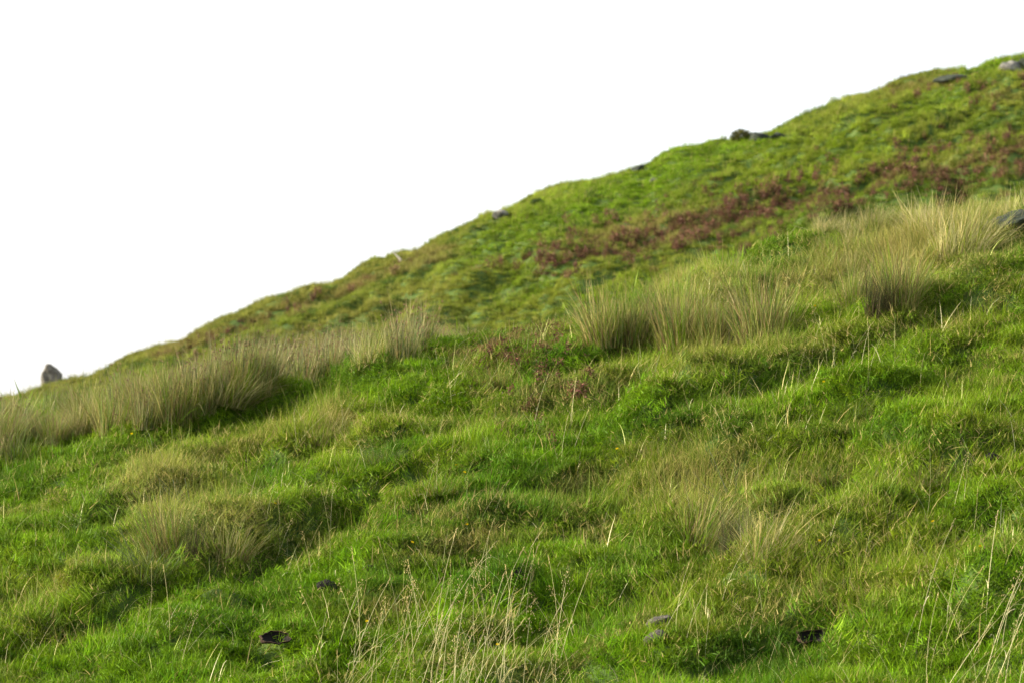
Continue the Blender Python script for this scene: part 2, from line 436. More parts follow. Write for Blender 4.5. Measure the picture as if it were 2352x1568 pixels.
def weights(px, py, notes):
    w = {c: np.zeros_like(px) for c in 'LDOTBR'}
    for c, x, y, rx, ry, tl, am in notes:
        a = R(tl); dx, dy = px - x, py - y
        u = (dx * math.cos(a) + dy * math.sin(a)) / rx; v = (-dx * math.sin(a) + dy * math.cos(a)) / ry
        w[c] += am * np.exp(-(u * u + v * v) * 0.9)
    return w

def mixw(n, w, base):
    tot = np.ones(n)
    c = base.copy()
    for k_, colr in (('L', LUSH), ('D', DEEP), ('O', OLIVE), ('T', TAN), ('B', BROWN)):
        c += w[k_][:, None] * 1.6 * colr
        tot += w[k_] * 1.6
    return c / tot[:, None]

def grass_kind(x, y, z):
    """-> tint, dry share, height factor, long-grass share for points of the near ground"""
    px, py = project(x, y, z)
    n = len(x)
    f1 = fbm(x * 1.3, y * 1.5, 51); f2 = fbm(x * 2.9, y * 3.2, 52); f3 = fbm(x * 0.7, y * 0.8, 53)
    a = sstep(-.15, .35, f1)[:, None]; b = sstep(0.05, .5, f2)[:, None]; d = sstep(-.1, .4, f3)[:, None]
    base = LUSH * (1 - a) + (0.45 * OLIVE + .55 * LUSH) * a
    base = base * (1 - .55 * b) + DEEP * .55 * b
    base = base * (1 - .2 * d) + OLIVE * .2 * d
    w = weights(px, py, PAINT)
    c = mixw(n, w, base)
    f4 = vn(x * 11 + 2.5 * vn(x * 5, y * 5, 55), y * 13, 54); f5 = vn(x * 23, y * 25, 56)
    c = c * np.exp(.30 * f4 + .18 * f5 + RNG.normal(0, .17, n))[:, None] * (1 + np.stack([RNG.normal(0, .09, n), np.zeros(n), RNG.normal(0, .15, n)], 1))
    f6 = vn(x * 4.3 + 1.5 * f4, y * 5.1, 57); thatch = .55 * sstep(.42, .66, f6)
    c = c * (1 - .6 * thatch)[:, None] + np.array([.17, .13, .05]) * (.6 * thatch)[:, None]
    isr = RNG.uniform(0, 1, n) < w['R'] * .8
    c = np.where(isr[:, None], np.array([.12, .06, .036]) * np.exp(RNG.normal(0, .3, n))[:, None], c)
    dry = np.clip(.03 + .22 * thatch + .05 * sstep(0, .5, f1) + .28 * w['T'] + .06 * w['O'] + .16 * w['B'] - .05 * w['L'], .008, .65)
    ht = np.clip(.80 + .45 * f4 + .2 * f5 + .25 * f2 + .45 * w['O'] + .6 * w['T'] + .25 * w['B'] - .22 * w['L'] + .1 * w['D'], .55, 2.2)
    lg = np.clip(.10 + .5 * w['T'] + .22 * w['O'] + .2 * w['B'] + .1 * sstep(.1, .5, f1) - .1 * w['L'], .0, .8)
    return c, dry, ht, lg, px, py

# ------------------------------------------------------------------ tuft library (kept out of the scene, only instanced)
def tuft(n, rad, L0, L1, w0, w1, lean, curl, seg=3, wind=0.0):
    r = rad * np.sqrt(RNG.uniform(0, 1, n)); a = RNG.uniform(0, 2 * np.pi, n)
    base = np.stack([r * np.cos(a), r * np.sin(a), np.full(n, -0.008)], 1)
    L = RNG.uniform(L0, L1, n) * RNG.uniform(.7, 1.0, n); wid = RNG.uniform(w0, w1, n)
    az = RNG.uniform(0, 2 * np.pi, n)
    le = np.abs(RNG.normal(0, lean, n)); cu = RNG.uniform(.1, 1, n) * curl
    V, F, al, bi = blades(base, L, wid, az, le, cu, seg)
    V[:, 0] += wind * np.clip(V[:, 2], 0, None)
    rnd, rnd2 = RNG.uniform(0, 1, n), RNG.uniform(0, 1, n)
    return V, F, np.stack([rnd[bi], al, rnd2[bi]], 1)

def library(name, makers):
    c = bpy.data.collections.new(name)
    for i, f in enumerate(makers):
        V, F, C = f()
        me = mesh_np('%s_%02d' % (name, i), V, F, C, 'blade', M_GRASS)
        o = bpy.data.objects.new('%s_%02d' % (name, i), me)
        c.objects.link(o)
    return c

def scatter(name, coll, P, rot, scl, idx, tint, dry, label):
    me = bpy.data.meshes.new(name)
    n = len(P)
    me.vertices.add(n); me.vertices.foreach_set('co', np.asarray(P, np.float32).ravel())
    def at(nm, ty, arr, prop):
        a = me.attributes.new(nm, ty, 'POINT'); a.data.foreach_set(prop, np.ascontiguousarray(arr).ravel())
    at('rot', 'FLOAT_VECTOR', rot.astype(np.float32), 'vector')
    at('scl', 'FLOAT_VECTOR', scl.astype(np.float32), 'vector')
    at('idx', 'INT', idx.astype(np.int32), 'value')
    t4 = np.ones((n, 4), np.float32); t4[:, :3] = tint
    at('tint', 'FLOAT_COLOR', t4, 'color')
    at('dry', 'FLOAT', dry.astype(np.float32), 'value')
    me.materials.append(M_GRASS)
    o = link(name, me)
    tag(o, label, 'grass', kind='stuff')
    ng = bpy.data.node_groups.new(name + '_spread', 'GeometryNodeTree')
    ng.interface.new_socket('Geometry', in_out='INPUT', socket_type='NodeSocketGeometry')
    ng.interface.new_socket('Geometry', in_out='OUTPUT', socket_type='NodeSocketGeometry')
    N, L = ng.nodes, ng.links
    gi, go = N.new('NodeGroupInput'), N.new('NodeGroupOutput')
    ip = N.new('GeometryNodeInstanceOnPoints')
    ci = N.new('GeometryNodeCollectionInfo')
    ci.inputs['Collection'].default_value = coll
    ci.inputs['Separate Children'].default_value = True
    ci.inputs['Reset Children'].default_value = True
    def named(nm, ty):
        q = N.new('GeometryNodeInputNamedAttribute'); q.data_type = ty; q.inputs['Name'].default_value = nm
        return q.outputs['Attribute']
    L.new(gi.outputs[0], ip.inputs['Points'])
    L.new(ci.outputs[0], ip.inputs['Instance'])
    ip.inputs['Pick Instance'].default_value = True
    L.new(named('idx', 'INT'), ip.inputs['Instance Index'])
    L.new(named('rot', 'FLOAT_VECTOR'), ip.inputs['Rotation'])
    L.new(named('scl', 'FLOAT_VECTOR'), ip.inputs['Scale'])
    L.new(ip.outputs[0], go.inputs[0])
    md = o.modifiers.new('spread', 'NODES'); md.node_group = ng
    return o

LIB_NEAR = library('near_tuft',
    [lambda: tuft(120, .060, .022, .050, .0015, .0028, .40, .9) for _ in range(5)] +
    [lambda: tuft(40, .045, .05, .10, .0012, .0023, .36, 1.0, 4, .12) for _ in range(4)] +
    [lambda: tuft(14, .035, .08, .17, .0010, .0018, .30, .8, 4, .2) for _ in range(3)])
LIB_FAR = library('far_tuft',
    [lambda: tuft(70, .12, .04, .09, .006, .011, .45, .9) for _ in range(5)] +
    [lambda: tuft(50, .08, .12, .24, .005, .009, .3, .8, 3, .15) for _ in range(3)])

def fan_points(n, y0, y1, umax):
    y = np.sqrt(RNG.uniform(y0 * y0, y1 * y1, n))
    x = RNG.uniform(-umax, umax, n) * TX * y
    return x, y

def hole_mask(x, y, grow=1.0):
    k_ = np.ones(len(x), bool)
    for gx_, gy_, gz_, r_ in HOLES:
        k_ &= ((x - gx_) / (r_ * 1.25)) ** 2 + ((y - gy_ + .03) / (r_ * 1.7)) ** 2 > grow
    return k_

# near bench
x, y = fan_points(62000, 5.0, 13.2, 1.32)
km = hole_mask(x, y); x, y = x[km], y[km]
z = Z(x, y)
c, dry, ht, lg, px, py = grass_kind(x, y, z)
n = len(x)
islong = RNG.uniform(0, 1, n) < lg
idx = np.where(islong, RNG.integers(5, 12, n), RNG.integers(0, 5, n))
sl = ht * RNG.uniform(.8, 1.2, n) * np.where(islong, .9, 1)
for gx_, gy_, gz_, r_ in HOLES:                      # trampled bare in front of the burrows
    sl = np.where((np.abs(x - gx_) < .07) & (y < gy_ + .01) & (y > gy_ - .17), sl * .3, sl)
e = .02
slx = (Z(x + e, y) - Z(x - e, y)) / (2 * e); sly = (Z(x, y + e) - Z(x, y - e)) / (2 * e)
rot = np.stack([np.clip(sly, -1, 1) * .75 + RNG.normal(0, .08, n), -np.clip(slx, -1, 1) * .75 + RNG.normal(0, .08, n), RNG.uniform(0, 6.283, n)], 1)
rot[:, 2] = np.where(islong, RNG.normal(0, .7, n), rot[:, 2])
scl = np.stack([RNG.uniform(.9, 1.3, n), RNG.uniform(.9, 1.3, n), sl], 1)
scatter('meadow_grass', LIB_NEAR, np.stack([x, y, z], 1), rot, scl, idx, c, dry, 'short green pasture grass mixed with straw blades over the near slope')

# valley behind the bench and ground towards the photographer (hardly seen, loosely covered)
x1, y1 = fan_points(9000, 13.0, 44, 1.5); x2, y2 = fan_points(5000, 1.5, 5.2, 2.2)
x, y = np.concatenate([x1, x2]), np.concatenate([y1, y2])
z = Z(x, y); n = len(x)
f = fbm(x * .8, y * .8, 71)
c = LUSH + (OLIVE - LUSH) * sstep(-.3, .4, f)[:, None]
scl = np.stack([np.where(y < 6, .9, 2.0)] * 2 + [np.where(y < 6, .7, 1.2)], 1) * RNG.uniform(.8, 1.2, n)[:, None]
scatter('valley_grass', LIB_FAR, np.stack([x, y, z], 1), np.stack([RNG.normal(0, .1, n), RNG.normal(0, .1, n), RNG.uniform(0, 6.28, n)], 1),
        scl, RNG.integers(0, 8, n), c, np.full(n, .06), 'rough green grass in the dip between the near slope and the far hill')

# far hill
x, y = fan_points(75000, 43.5, 58.5, 1.3)
z = Z(x, y); n = len(x)
px, py = project(x, y, z)
ax, ay = x * 0.94 + y * 0.34, y * 0.94 - x * 0.34
f1 = fbm(ax * .30, ay * .8, 61); f2 = fbm(ax * .9, ay * 1.9, 62); f3 = fbm(ax * 2.2, ay * 3.6, 63, 2)
a = sstep(-.3, .3, f1)[:, None]; b = sstep(.0, .45, f2)[:, None]; d = sstep(.1, .5, f3)[:, None]
base = (LUSH * .55 + OLIVE * .45) * (1 - a) + (OLIVE * .9 + TAN * .1) * a
base = base * (1 - .4 * b) + (DEEP * .45 + OLIVE * .35 + BROWN * .2) * .4 * b
base = base * (1 - .45 * d) + (OLIVE * .6 + TAN * .4) * .45 * d
left = sstep(1400, 650, px)[:, None]
base = base * (1 - .78 * left) + (OLIVE * .5 + BROWN * .5) * .78 * left
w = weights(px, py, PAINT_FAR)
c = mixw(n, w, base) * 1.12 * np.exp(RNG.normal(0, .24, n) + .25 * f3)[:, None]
dk = (vn(ax * 2.6, ay * 4.2, 65) > .52) & (RNG.uniform(0, 1, n) < .6)
c = np.where(dk[:, None], (DEEP * .9 + BROWN * .25) * np.exp(RNG.normal(0, .2, n))[:, None], c)
isr = RNG.uniform(0, 1, n) < w['R'] * sstep(-.5, .4, vn(ax * 1.6, ay * 2.6, 64)) * .55
c = np.where(isr[:, None], np.array([.100, .048, .034]) * np.exp(RNG.normal(0, .35, n))[:, None], c)
dry = np.clip(.04 + .06 * sstep(0, .4, f3) + .15 * w['B'], .01, .5) * np.where(isr, .3, 1)
idx = np.where(RNG.uniform(0, 1, n) < np.clip(.16 + .5 * isr + .25 * w['O'] + .3 * w['B'] - .1 * w['L'], 0.02, .7), RNG.integers(5, 8, n), RNG.integers(0, 5, n))
scl = RNG.uniform(.6, 1.1, (n, 1)) * np.array([[1.0, 1.0, 1.0]])
scl[:, 2] *= np.clip(.9 + .4 * f3, .5, 1.5)
rot = np.stack([RNG.normal(0, .1, n), RNG.normal(0, .1, n), RNG.uniform(0, 6.28, n)], 1)
scatter('hill_grass', LIB_FAR, np.stack([x, y, z], 1), rot, scl, idx, c, dry, 'tussocky green and olive grass covering the far hill up to the skyline')

# ------------------------------------------------------------------ plants built as things
def blade_mesh(name, n, rad, L0, L1, w0, w1, lean, curl, cols, seg=5, wind=0.0, mat=None, power=.5, tipcol=None):
    r = rad * RNG.uniform(0, 1, n) ** power; a = RNG.uniform(0, 2 * np.pi, n)
    base = np.stack([r * np.cos(a), r * np.sin(a), np.full(n, -0.02)], 1)
    L = RNG.uniform(L0, L1, n) * RNG.uniform(.6, 1.0, n)
    az = np.where(RNG.uniform(0, 1, n) < .65, a + RNG.normal(0, .6, n), RNG.uniform(0, 6.283, n))
    le = (np.abs(RNG.normal(0, lean, n)) + .35 * lean * r / rad) * np.where(RNG.uniform(0, 1, n) < .14, RNG.uniform(1.5, 3.2, n), 1)
    V, F, al, bi = blades(base, L, RNG.uniform(w0, w1, n), az, le, RNG.uniform(0, 1, n) * curl, seg)
    V[:, 0] += wind * np.clip(V[:, 2], 0, None) ** 1.2
    cols = np.array([q[:3] for q in cols]); pick = RNG.integers(0, len(cols), n)
    C = cols[pick] * np.exp(RNG.normal(0, .22, n))[:, None]
    Cv = C[bi]
    if tipcol is not None:
        t = (sstep(.55, .95, al))[:, None] * .8
        Cv = Cv * (1 - t) + np.array(tipcol) * t
    return mesh_np(name, V, F, Cv, 'col', mat or M_PLANT)

PALE = (.36, .33, .16); STRAW = (.38, .32, .13); GTAN = (.22, .24, .07); OLV = tuple(OLIVE); LSH = tuple(LUSH); DPG = tuple(DEEP); GRN = (.13, .18, .05)
TUSS = {
 'tan': [(blade_mesh('tussock_blades', 400, .085, .10, .36, .0014, .0027, .30, .9, [TAN, PALE, GTAN, OLIVE, LUSH, STRAW], wind=.25),
          blade_mesh('tussock_thatch', 260, .085, .05, .16, .0014, .0026, .85, .9, [STRAW, PALE, BROWN * 1.5, TAN], seg=4)) for _ in range(3)],
 'olive': [(blade_mesh('tussock_blades', 480, .10, .10, .27, .0014, .0028, .34, 1.0, [OLIVE, GTAN, GRN, LUSH, TAN], wind=.1),
            blade_mesh('tussock_thatch', 200, .09, .05, .14, .0014, .0026, .8, .9, [STRAW, BROWN * 1.4, TAN], seg=4)) for _ in range(2)],
 'green': [(blade_mesh('tussock_blades', 450, .10, .10, .30, .0015, .0030, .30, .9, [GRN, LUSH, OLIVE, GREY, GTAN], wind=.12),
            blade_mesh('tussock_thatch', 160, .09, .05, .14, .0014, .0026, .8, .9, [STRAW, BROWN * 1.2, TAN], seg=4)) for _ in range(2)],
 'row': [(blade_mesh('tussock_blades', 620, .075, .14, .36, .0015, .0029, .20, 1.0, [GTAN, BROWN, GRN, LUSH, OLIVE, STRAW, TAN], wind=w_),
          blade_mesh('tussock_thatch', 160, .075, .05, .16, .0014, .0026, .7, .9, [STRAW, PALE, TAN], seg=4)) for w_ in (.0, .2, .1)],
 'dark': [(blade_mesh('tussock_blades', 420, .06, .12, .32, .0014, .0028, .2, .6, [(.05, .055, .022), (.07, .05, .03), (.09, .08, .035), (.04, .06, .02)], wind=.1),  # blades coloured dark to stand for the shade between tussocks
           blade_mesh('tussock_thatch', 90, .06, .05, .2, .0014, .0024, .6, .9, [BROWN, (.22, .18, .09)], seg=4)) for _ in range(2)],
 'pale': [(blade_mesh('tussock_blades', 600, .11, .16, .42, .0016, .0034, .28, 1.0, [PALE, GTAN, STRAW, OLIVE, PALE], wind=.35),
           blade_mesh('tussock_thatch', 200, .10, .06, .16, .0016, .003, .8, .9, [STRAW, PALE, TAN], seg=4)) for _ in range(3)],
}
def tussock(kind, px, py, h, label, group=None, at=None, wide=1.0):
    if at is None: gx_, gy_, gz_ = ground_at(px, py)
    else:
        gx_, gy_ = at; gz_ = float(Z(np.array([gx_]), np.array([gy_]))[0])
    ref = {'row': .255, 'dark': .30, 'tan': .32, 'olive': .25, 'green': .27, 'pale': .38}[kind]
    s = h / ref * .82; wide = wide * (.95 if kind in ('row', 'dark') else 1.25)
    vs = TUSS[kind]; v = vs[RNG.integers(0, len(vs))]
    o = link('tussock', None, None, (gx_, gy_, gz_), (RNG.normal(0, .09), RNG.normal(.03, .12), RNG.normal(0, .9)), (s * wide * RNG.uniform(.85, 1.2), s * wide * RNG.uniform(.85, 1.2), s))
    o.empty_display_size = .05
    tag(o, label, 'tussock', group)
    link('blades', v[0], o); link('thatch', v[1], o)
    return o

NAMED = [
 ('row', 385, 1300, .30, 'tall grey-tan grass tussock left of a dark cleft, lower left slope', .9),
 ('tan', 535, 1290, .25, 'bushy straw-coloured tussock just right of the dark cleft, lower left', .85),
 ('green', 330, 1325, .20, 'low green tussock at the foot of the tall grey-tan tussock', 1.2),
 ('row', 1612, 1275, .27, 'grey-tan tussock left of a dark cleft, lower right of centre', 1.0),
 ('tan', 1762, 1280, .27, 'spiky straw-coloured tussock lower right of centre, right of the cleft', 1.2),
 ('row', 1385, 800, 0.34, 'tall green-stemmed tussock at the left end of the middle row', 1.0),
 ('row', 1455, 812, 0.35, 'olive-brown tussock second in the middle row, beside the first dark gap', .9),
 ('row', 1562, 808, 0.40, 'straw tussock third in the middle row, between the two dark gaps', .95),
 ('row', 1640, 805, 0.31, 'brownish tussock fourth in the middle row, left of the second gap', .9),
 ('row', 1752, 800, 0.40, 'straw tussock fifth in the middle row, right of the second gap', 1.0),
 ('row', 1965, 725, 0.27, 'olive tussock sixth in the middle row, left of the third gap', .9),
 ('row', 2068, 705, 0.30, 'pinkish-tan tussock at the right end of the middle row', 1.0),
 ('dark', 1508, 810, .36, 'dark brown tussock standing in for shade in the first gap of the middle row', .75),
 ('dark', 1690, 808, .34, 'dark brown tussock standing in for shade in the second gap of the middle row', .75),
 ('dark', 2016, 722, .34, 'dark brown tussock standing in for shade in the third gap of the middle row', .75),
 ('dark', 445, 1310, .28, 'dark tussock standing in for shade in the cleft between the two lower left tussocks', .7),
 ('dark', 1682, 1300, .28, 'dark tussock standing in for shade in the cleft between the lower right tussocks', .7),
 ('pale', 2210, 600, .36, 'pale yellow tussock bending right below the dark rock', .9),
 ('pale', 2150, 560, .34, 'pale tussock on the crest left of the dark rock', .9),
 ('tan', 865, 835, .24, 'short brown tussock at the right end of the rush band', 1.1),
 ('olive', 940, 800, .25, 'olive-tan tussock above the bright lawn strip, centre left', 1.0),
 ('tan', 1062, 735, .30, 'slim pale tussock standing alone above the lush green hollow', .7),
 ('olive', 170, 1470, .15, 'low dark olive hummock tussock in the bottom left corner', 1.8),
 ('olive', 2110, 1115, .16, 'rounded olive tussock on the right slope below the dark hollow', 1.5),
 ('olive', 1900, 1110, .15, 'low olive tussock right of the straw tussocks, right slope', 1.5),
 ('olive', 1000, 1135, .13, 'low olive tussock on the ridge left of centre', 1.5),
 ('tan', 730, 1020, .15, 'low tan tussock on the upper left slope below the lawn strip', 1.2),
 ('olive', 1520, 1050, .14, 'low olive tussock at the middle of the slope', 1.4),
 ('green', 1965, 965, .12, 'bright green low tussock on the upper right slope', 1.5),
 ('olive', 1140, 890, .17, 'yellowish tussock in the middle of the slope beside the red-brown docks', 1.1),
 ('green', 880, 1070, .13, 'dark green low tussock left of the olive ridge', 1.4),
]
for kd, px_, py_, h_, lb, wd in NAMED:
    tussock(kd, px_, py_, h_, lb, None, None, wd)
# loose tussocks along the crest, right half, in front of the far hill
for i in range(34):
    U_ = RNG.uniform(.02, 1.15); yy = RNG.uniform(10.7, 12.6) if i < 16 else RNG.uniform(10.0, 10.9)
    if i >= 16: U_ = RNG.uniform(.6, 1.15)
    tussock('pale' if RNG.uniform() < .7 else 'olive', 0, 0, (RNG.uniform(.18, .34) if i < 16 else RNG.uniform(.14, .24)), 'pale straw tussock in the long row along the crest, right half', 'pale tussocks along the crest',
            (U_ * TX * yy, yy), RNG.uniform(.8, 1.2))

# ---- rush clumps on the left
def rush_meshes():
    stems = blade_mesh('rush_stems', 170, .11, .30, .52, .0036, .0056, .16, .3, [GRN, GTAN, GREY, OLIVE, PALE], seg=5, wind=.12, tipcol=(.20, .155, .085))
    dead = blade_mesh('rush_dead_stems', 110, .12, .15, .42, .003, .005, .25, .5, [PALE, TAN, GTAN, BROWN * 1.6], seg=4, wind=.12)
    parts = []
    vc = np.empty(len(stems.vertices) * 3, np.float32); stems.vertices.foreach_get('co', vc); vc = vc.reshape(-1, 11, 3)
    for k_ in RNG.choice(len(vc), 60, replace=False):
        c0 = vc[k_, 8] * .6 + vc[k_, 9] * .4
        for q in range(3):
            p = c0 + RNG.normal(0, .005, 3)
            s_ = RNG.uniform(.0025, .0045)
            V = p + np.array([(s_, 0, 0), (-s_ * .6, s_, 0), (-s_ * .6, -s_, 0), (0, 0, s_ * 1.7), (0, 0, -s_ * 1.7)])
            F = np.array([(0, 1, 3), (1, 2, 3), (2, 0, 3), (1, 0, 4), (2, 1, 4), (0, 2, 4)])
            parts.append((V, F, np.array([.19, .12, .07]) * RNG.uniform(.6, 1.5)))
    V, F, C = join(parts)
    return stems, dead, mesh_np('rush_seed_heads', V, F, C, 'col', M_PLANT)
RUSH = [rush_meshes() for _ in range(4)]
def rush(x_, y_, s, label, group=None, sx=1.0, tilt=(0, 0)):
    z_ = float(Z(np.array([x_]), np.array([y_]))[0])
    v = RUSH[RNG.integers(0, 4)]
    o = link('rush_clump', None, None, (x_, y_, z_), (tilt[0], tilt[1], RNG.normal(0, .6)), (s * sx, s * sx, s))
    o.empty_display_size = .05
    tag(o, label, 'rush', group)
    link('stems', v[0], o); link('dead_stems', v[1], o); link('seed_heads', v[2], o)['kind'] = 'stuff'
    return o
BAND = [(-1.25, -.85, 'at the far left end'), (-.85, -.6, 'left of the fanned dark clump'), (-.6, -.38, 'around the fanned dark clump'), (-.38, -.12, 'thinning out towards the middle')]
LINE = np.array([(-200, 1150), (0, 1075), (250, 1010), (480, 950), (620, 893), (780, 865), (960, 825), (1060, 745), (1100, 720)], float)
for i in range(250):
    qx = RNG.uniform(-200, 1090); qy = np.interp(qx, LINE[:, 0], LINE[:, 1]) - RNG.uniform(0, 1) ** 1.1 * 95
    gx_, gy_, gz_ = ground_at(qx, qy, 7, 12.6)
    if gy_ > 12.5: gy_ = RNG.uniform(10.8, 12.6); gx_ = float(ray(qx, qy)[0] * gy_)
    U_ = gx_ / (gy_ * TX)
    if i % 5 < 2:
        wt = ([t for a_, b_, t in BAND if a_ <= U_ <= b_] or ['at the far left end'])[0]
        tussock(['row', 'green', 'pale', 'row', 'olive'][RNG.integers(0, 5)], 0, 0, RNG.uniform(.16, .30), 'straw-green tussock among the rushes of the left band, ' + wt, 'tussocks among rushes ' + wt, (gx_, gy_), RNG.uniform(.8, 1.2))
        continue
    s_ = RNG.uniform(.26, .70) * (.6 if U_ < -.8 else 1.0)
    wh = ([t for a_, b_, t in BAND if a_ <= U_ <= b_] or ['at the far left end'])[0]
    rush(gx_, gy_, s_, 'brown-topped rush clump in the band above the lawn strip, ' + wh, 'rushes ' + wh)
for px_, yy, s_, lb in [(118, 10.4, .36, 'rush clump in front of the pointed rock-shaped stand-in on the left skyline'),
                        (8, 10.6, .6, 'dark rush clump cut by the left edge of the picture'),
                        (612, 10.5, .62, 'rush clump with dark fanned stems above the left lawn strip'),
                        (700, 10.6, .58, 'pale-stemmed rush clump right of the fanned dark one'),
                        (790, 10.8, .52, 'grey-green rush clump beside the deep green hollow')]:
    rush(ray(px_, 800)[0] * yy, yy, s_, lb)

# ---- wiry dark rush stems leaning out of the tussocks
def wiry(px_, py_, n_, az, label):
    gx_, gy_, gz_ = ground_at(px_, py_)
    parts = []
    for k_ in range(n_):
        a = az + RNG.normal(0, .5); L_ = RNG.uniform(.16, .30); ln = RNG.uniform(.5, 1.1)
        s_ = np.linspace(0, 1, 6); b0 = RNG.normal(0, .03, 2)
        sag = RNG.uniform(.0, .35)
        pts = np.stack([b0[0] + np.cos(a) * np.sin(ln) * L_ * s_, b0[1] + np.sin(a) * np.sin(ln) * L_ * s_, np.cos(ln) * L_ * s_ - sag * L_ * s_ ** 2.5 * .6], 1)
        V, F = tube(pts, np.linspace(.0014, .0007, 6))
        parts.append((V, F, np.array([.045, .06, .02]) * RNG.uniform(.6, 1.6)))
    V, F, C = join(parts)
    o = link('wiry_rush', mesh_np('wiry_rush', V, F, C, 'col', M_STRAW), None, (gx_, gy_, gz_))
    tag(o, label, 'rush')
wiry(350, 1350, 16, math.pi * .95, 'thin dark rush stems leaning left out of the grey-tan tussock, lower left')
wiry(450, 1200, 8, math.pi * .8, 'few dark rush stems above the dark cleft, lower left')
wiry(1400, 800, 14, math.pi * .95, 'thin dark rush stems leaning left from the green tussock of the middle row')
wiry(1690, 1170, 7, math.pi * .75, 'few dark rush stems above the cleft, lower right of centre')

# ---- red-brown docks
def dock_mesh(hh, n_, spread):
    parts = []
    for q in range(RNG.integers(2, 4)):
        ax_, ay_ = RNG.normal(0, spread * .35, 2); ht_ = hh * RNG.uniform(.7, 1.0); lx, ly = RNG.normal(0, .15, 2) * hh
        V, F = tube([(ax_, ay_, -.02), (ax_ + lx * .5, ay_ + ly * .5, ht_ * .5), (ax_ + lx, ay_ + ly, ht_)], [hh * .02, hh * .015, hh * .006])
        parts.append((V, F, np.array([.10, .045, .03])))
        m = n_
        t_ = RNG.uniform(.2, 1, m)
        p = np.stack([ax_ + lx * t_, ay_ + ly * t_, ht_ * t_], 1) + RNG.normal(0, 1, (m, 3)) * (spread * (.65 - .3 * t_))[:, None] * .6
        p[:, 2] = np.clip(p[:, 2], 0, None)
        s_ = RNG.uniform(.05, .11, m) * hh
        d1 = RNG.normal(0, 1, (m, 3)); d1 /= np.linalg.norm(d1, axis=1)[:, None]
        d2 = np.cross(d1, RNG.normal(0, 1, (m, 3))); d2 /= np.linalg.norm(d2, axis=1)[:, None]
        Vq = np.stack([p - d1 * s_[:, None], p + d2 * s_[:, None] * .5, p + d1 * s_[:, None], p - d2 * s_[:, None] * .5], 1).reshape(-1, 3)
        i0 = np.arange(m) * 4
        Fq = np.concatenate([np.stack([i0, i0 + 1, i0 + 2], 1), np.stack([i0, i0 + 2, i0 + 3], 1)])
        cc = np.array([.115, .052, .036]) * np.exp(RNG.normal(0, .4, m))[:, None] * np.array([1, 1, 1]) + RNG.uniform(0, .03, (m, 3)) * np.array([1, .8, .2])
        parts.append((Vq, Fq, np.repeat(cc, 4, 0)))
    V, F, C = join(parts)
    return mesh_np('dock_plant', V, F, C, 'col', M_PLANT)
DOCKF = [dock_mesh(.22, 34, .09) for _ in range(6)]
DOCKN = [dock_mesh(.09, 34, .04) for _ in range(4)]
ZONES = [ # x, y, rx, ry, tilt, how many, label
 (1480, 540, 190, 26, -14, 70, 'small red-brown dock plant in the band across the middle of the far hill'),
 (1720, 480, 170, 30, -14, 55, 'small red-brown dock plant in the band across the middle of the far hill'),
 (1950, 440, 170, 35, -14, 40, 'small red-brown dock plant in the band across the middle of the far hill'),
 (2220, 390, 160, 34, -14, 60, 'small red-brown dock plant in the patch at the right end of the band'),
 (2120, 195, 90, 18, -14, 18, 'small red-brown dock plant near the rocks below the right skyline'),
 (2300, 225, 60, 22, -5, 14, 'small red-brown dock plant near the rocks below the right skyline'),
 (1800, 560, 300, 22, -6, 25, 'small red-brown dock plant at the foot of the far hill behind the crest'),
 (1300, 590, 140, 18, -10, 22, 'small red-brown dock plant at the left end of the far-hill band'),
 (700, 705, 250, 9, -23, 22, 'small brown dock plant on the left part of the far hill'),
]
for zx, zy, rx, ry, tl, cnt, lb in ZONES:
    grp = lb.replace('small red-brown dock plant', 'docks').replace('small brown dock plant', 'docks')
    for i in range(cnt):
        u, v = RNG.uniform(-1.3, 1.3), RNG.normal(0, 1.1); a = R(tl)
        qx = zx + (u * rx * math.cos(a) - v * ry * math.sin(a)) * 1.0; qy = zy + u * rx * math.sin(a) + v * ry * math.cos(a)
        gx_, gy_, gz_ = far_at(qx, qy)
        if gy_ > 54.5: continue
        s_ = RNG.uniform(.6, 1.25)
        o = link('dock_plant', DOCKF[RNG.integers(0, 6)], None, (gx_, gy_, gz_), (0, 0, RNG.uniform(0, 6.28)), (s_, s_, s_))
        tag(o, lb, 'dock plant', grp)
for i in range(44):
    qx, qy = 1200 + RNG.normal(0, 75), 800 + RNG.normal(0, 80)
    gx_, gy_, gz_ = ground_at(qx, qy)
    s_ = RNG.uniform(.5, 1.0)
    o = link('dock_plant', DOCKN[RNG.integers(0, 4)], None, (gx_, gy_, gz_), (0, 0, RNG.uniform(0, 6.28)), (s_, s_, s_))
    tag(o, 'red-brown dock plant in the patch on the crest left of the middle row', 'dock plant', 'docks on the near crest')
for px_, py_, lb in [(75, 1345, 'dark red dock plant at the left edge, lower left'), (232, 1350, 'dark red dock plant in the hollow under the wiry rush stems')]:
    gx_, gy_, gz_ = ground_at(px_, py_)
    tag(link('dock_plant', DOCKN[0], None, (gx_, gy_, gz_), (0, 0, 1.0), (.4, .4, .4)), lb, 'dock plant')

